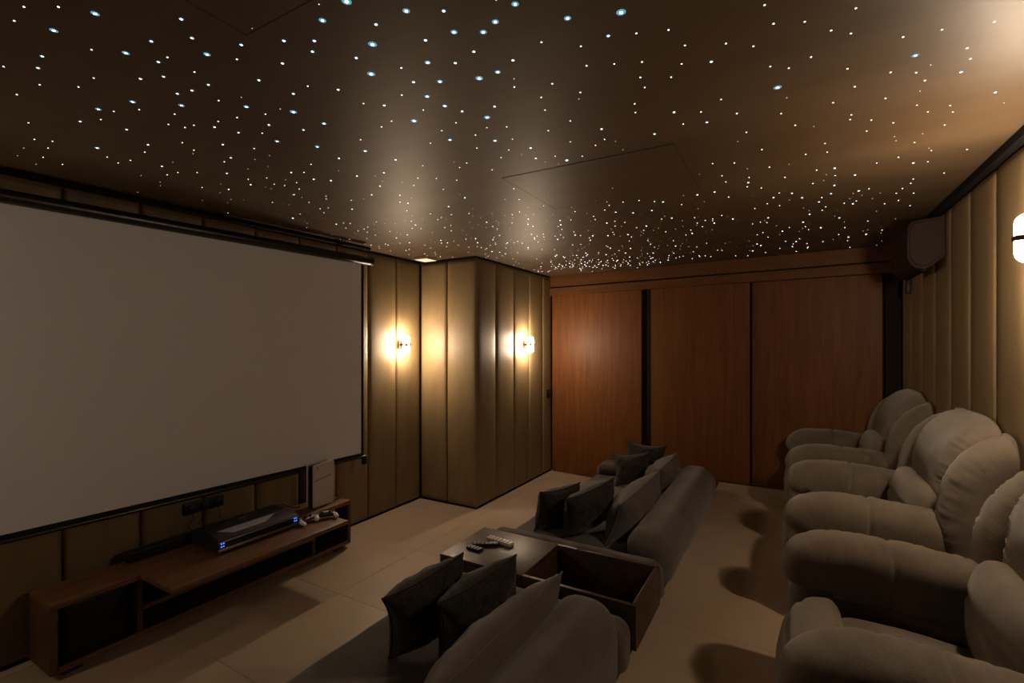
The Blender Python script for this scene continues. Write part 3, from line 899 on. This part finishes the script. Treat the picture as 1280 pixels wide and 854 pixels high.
# ------------------------------------------------------------------ sofas
SEAT = 0.31
def sofa_base(name, label, y0, y1, near_arm, far_arm, back_z0, back_z1, seed):
    s = thing(name, label, 'sofa', (0, y0, 0), 0, 'low sectional sofas')
    L = y1 - y0
    xf, xb = -1.82, -0.655
    rbox('base', (xf + 0.02, 0.01, 0.03), (xb, L - 0.01, 0.17), 0.03, M['sofa'], s, 6, 0.002)
    a0 = near_arm if near_arm else 0.0
    a1 = L - far_arm if far_arm else L
    # seat cushions
    n = 2
    for k in range(n):
        u0 = a0 + (a1 - a0) * k / n; u1 = a0 + (a1 - a0) * (k + 1) / n
        rbox('seat_cushion', (xf, u0 + 0.002, 0.165), (-0.90, u1 - 0.002, SEAT), 0.055, M['sofa'], s, 14, 0.004, 7, seed + k, (0.004, 0.002, 0.008))
    for w, b0 in ((near_arm, 0.0), (far_arm, L - (far_arm or 0))):
        if not w: continue
        rbox('arm', (xf, b0, 0.04), (xb + 0.005, b0 + w, 0.405), 0.07, M['sofa'], s, 14, 0.004, 6, seed + b0, (0.006, 0.0, 0.006))
    # padded back bolster
    def tp(q):
        t = (q.y - a0) / max(a1 - a0, 1e-3)
        zt = back_z0 + (back_z1 - back_z0) * t
        k = (q.z - 0.17) / (0.57 - 0.17)
        q.z = 0.17 + k * (zt - 0.17)
        q.x += 0.03 * math.sin(math.pi * min(max(k, 0), 1)) * 0.5
        return q
    rbox('back_bolster', (-0.925, a0 + 0.004, 0.17), (-0.645, a1 - 0.004, 0.57), 0.115, M['sofa'], s, 20, 0.006, 5, seed + 4, (0.012, 0.008, 0.004), tp)
    for x in (xf + 0.08, xb - 0.10):
        for y in (0.06, L - 0.12):
            box('foot', (x, y, 0.0), (x + 0.05, y + 0.05, 0.035), M['cab_dark'], s)
    return s
sofa_base('sofa', 'dark grey sofa farther away, in front of the wooden doors', 2.815, 5.27, 0.17, 0.30, 0.505, 0.535, 1.0)
sofa_base('sofa', 'dark grey sofa nearest the camera, cut off by the frame', -0.25, 2.285, 0.30, 0.20, 0.59, 0.59, 5.0)

# storage table between the sofas
tb = thing('console_table', 'dark walnut table with open tray between the two sofas', 'table', (-1.825, 2.305, 0))
TW, TD, TZ = 1.185, 0.49, 0.435
box('table_top', (0, 0, TZ - 0.028), (0.56, TD, TZ), M['tbl_wood'], tb, 0.003)
box('front_panel', (0.0, 0.0, 0.02), (0.025, TD, TZ - 0.0285), M['tbl_wood'], tb, 0.002)
box('side_panel', (0.0255, 0.0, 0.02), (0.56, 0.025, TZ - 0.0285), M['tbl_wood'], tb, 0.002)
box('side_panel', (0.0255, TD - 0.025, 0.02), (0.56, TD, TZ - 0.0285), M['tbl_wood'], tb, 0.002)
box('tray_wall', (0.5605, 0.0, 0.02), (TW, 0.025, TZ), M['tbl_wood'], tb, 0.003)
box('tray_wall', (0.5605, TD - 0.025, 0.02), (TW, TD, TZ), M['tbl_wood'], tb, 0.003)
box('tray_wall', (TW - 0.025, 0.0255, 0.02), (TW, TD - 0.0255, TZ), M['tbl_wood'], tb, 0.003)
box('tray_wall', (0.535, 0.0255, 0.08), (0.5595, TD - 0.0255, TZ - 0.029), M['tbl_wood'], tb, 0.002)
box('tray_floor', (0.5605, 0.0255, 0.15), (TW - 0.0255, TD - 0.0255, 0.17), M['tbl_wood'], tb)
for x in (0.03, TW - 0.08):
    for y in (0.03, TD - 0.08):
        box('foot', (x, y, 0.0), (x + 0.05, y + 0.05, 0.02), M['cab_dark'], tb)

def remote(name, label, loc, rz, L, W, T, mat, btn, rows, cols):
    r = thing(name, label, 'remote control', loc, rz, 'remote controls on the table')
    box('body', (-L / 2, -W / 2, 0), (L / 2, W / 2, T), mat, r, 0.005, 3)
    for i in range(rows):
        for j in range(cols):
            x = -L * 0.36 + i * L * 0.72 / max(rows - 1, 1); y = (j - (cols - 1) / 2) * W * 0.27
            box('button', (x - 0.0045, y - 0.004, T - 0.0005), (x + 0.0045, y + 0.004, T + 0.002), btn, r)
    return r
remote('remote_control', 'pale grey long remote control at the back of the table top', (-1.595, 2.62, TZ), math.radians(-8), 0.19, 0.05, 0.022, M['white_plastic'], M['grey_plastic'], 6, 3)
remote('remote_control', 'black slim remote control between the two paler remotes', (-1.655, 2.535, TZ), math.radians(30), 0.17, 0.042, 0.018, M['plastic_black'], M['grey_plastic'], 6, 3)
remote('remote_control', 'short black remote with grey keypad nearest the table edge', (-1.675, 2.455, TZ), math.radians(-5), 0.10, 0.05, 0.015, M['plastic_black'], M['white_plastic'], 4, 3)

# pillows: width direction along +y tilted towards +x; lean sends the top towards the back rest
PG, LG = 'dark throw pillows', 'grey lumbar pillows'
S1 = 'throw pillow'
def ang(deg): return math.radians(deg)
# far sofa
pillow('throw_pillow', 0.42, 0.31, 0.25, M['pillow_dark'], 'black patterned pillow nearest the wooden table on the far sofa', 'pillow', PG, (-1.56, 3.37, SEAT + 0.004), ang(68), ang(12), 0, 1.3)
pillow('throw_pillow', 0.52, 0.32, 0.25, M['pillow_dark'], 'black patterned pillow leaning on the lumbar pillow of the far sofa', 'pillow', PG, (-1.31, 3.39, SEAT + 0.004), ang(70), ang(14), ang(-7), 4.1)
pillow('lumbar_pillow', 1.04, 0.32, 0.27, M['pillow_grey'], 'grey lumbar pillow at the near end of the far sofa', 'pillow', LG, (-1.09, 3.70, SEAT + 0.004), ang(89), ang(20), 0, 7.7, 0.10)
pillow('lumbar_pillow', 0.74, 0.33, 0.27, M['pillow_grey'], 'grey lumbar pillow at the far end of the far sofa', 'pillow', LG, (-1.08, 4.58, SEAT + 0.004), ang(90), ang(20), 0, 9.2, 0.10)
pillow('throw_pillow', 0.40, 0.39, 0.20, M['pillow_dark'], 'black pillow with pointed corners against the far sofa arm', 'pillow', PG, (-1.27, 4.80, SEAT + 0.004), ang(2), ang(-12), ang(3), 2.6)
pillow('throw_pillow', 0.36, 0.31, 0.21, M['pillow_dark'], 'black pillow in front of the pointed one on the far sofa', 'pillow', PG, (-1.30, 4.60, SEAT + 0.004), ang(8), ang(-16), ang(-8), 6.4)
# near sofa
pillow('throw_pillow', 0.41, 0.34, 0.27, M['pillow_dark'], 'black patterned pillow nearest the screen on the near sofa', 'pillow', PG, (-1.45, 1.75, SEAT + 0.004), ang(72), ang(14), ang(-12), 11.0)
pillow('throw_pillow', 0.43, 0.35, 0.27, M['pillow_dark'], 'black patterned pillow next to the grey lumbar one, near sofa', 'pillow', PG, (-1.24, 1.84, SEAT + 0.004), ang(73), ang(17), ang(-12), 13.5)
pillow('lumbar_pillow', 0.95, 0.35, 0.27, M['pillow_grey'], 'long grey lumbar pillow leaning on the near sofa back', 'pillow', LG, (-1.055, 1.56, SEAT + 0.004), ang(89), ang(24), ang(-1.5), 17.0, 0.10)

# ------------------------------------------------------------------ recliners
def recliner(label, y, seed):
    r = thing('recliner', label, 'armchair', (-0.03, y, PLAT), 0, 'padded recliners on the platform')
    m = M['recliner']
    rbox('base', (0.05, -0.44, 0.02), (0.80, 0.44, 0.27), 0.04, m, r, 8, 0.003, 6, seed)
    for s in (-1, 1):
        rbox('side_panel', (0.03, s * 0.42 - 0.12, 0.015), (0.78, s * 0.42 + 0.12, 0.49), 0.075, m, r, 12, 0.005, 6, seed + s, (0.01, 0.012, 0.0))
        sweep('armrest', [(0.105, 0.455), (0.115, 0.52), (0.19, 0.55), (0.34, 0.555), (0.55, 0.54), (0.74, 0.515)], 0.140, 0.125, m, r, exp=2.7, rings=120, seg=40,
              cap=0.085, y0=s * 0.42, wr=0.006, wrs=7, grooves=((0.47, 0.009, 0.008),), gather=(0.008, 50, 0.15), seed=seed + 3 * s)
    sweep('footrest', [(0.06, 0.10), (0.04, 0.22), (0.05, 0.35), (0.10, 0.425), (0.20, 0.445)], 0.275, 0.058, m, r, exp=3.2, rings=40, seg=28, cap=0.05, wr=0.004, seed=seed,
          grooves=((0.66, 0.010, 0.008), (0.74, 0.008, 0.008)))
    sweep('seat_cushion', [(0.16, 0.36), (0.36, 0.365), (0.62, 0.345)], 0.275, 0.085, m, r, exp=3.0, rings=30, seg=28, cap=0.08, wr=0.006, wrs=6, seed=seed + 1, crown=0.12)
    rbox('back_shell', (0.77, -0.46, 0.10), (0.89, 0.46, 0.98), 0.055, m, r, 10, 0.003, 6, seed + 2)
    sweep('lumbar_cushion', [(0.70, 0.40), (0.665, 0.50), (0.665, 0.61), (0.715, 0.72)], 0.335, 0.112, m, r, exp=3.2, rings=80, seg=40, cap=0.085, wr=0.006, wrs=7, seed=seed + 5,
          grooves=((0.58, 0.014, 0.010),), crown=0.15)
    sweep('head_cushion', [(0.750, 0.62), (0.757, 0.74), (0.775, 0.86), (0.825, 0.955), (0.90, 1.005), (1.02, 1.02)], 0.41, 0.09, m, r, exp=3.4, rings=110, seg=60, cap=0.10, wr=0.006, wrs=5,
          gather=(0.016, 130, 0.66), seed=seed + 7, crown=0.12, xmax=0.885)
    for s in (-1, 1):
        sweep('back_wing', [(0.770, 0.30), (0.748, 0.48), (0.740, 0.64), (0.768, 0.79), (0.83, 0.895), (0.92, 0.95), (1.04, 0.965)], 0.13, 0.108, m, r, exp=2.6, rings=110, seg=48, cap=0.11,
              y0=s * 0.475, wr=0.005, wrs=6, gather=(0.012, 120, 0.25), seed=seed + 9 * s, xmax=0.885)
    for x in (0.10, 0.70):
        for yy in (-0.38, 0.33):
            box('foot', (x, yy, 0), (x + 0.05, yy + 0.05, 0.025), M['cab_dark'], r)
    return r
recliner('brown fabric recliner farthest away, below the brown wall unit', 4.96, 0.0)
recliner('brown fabric recliner in the middle of the row of three', 3.50, 20.0)
recliner('brown fabric recliner nearest the camera, cut off by the frame', 2.01, 40.0)
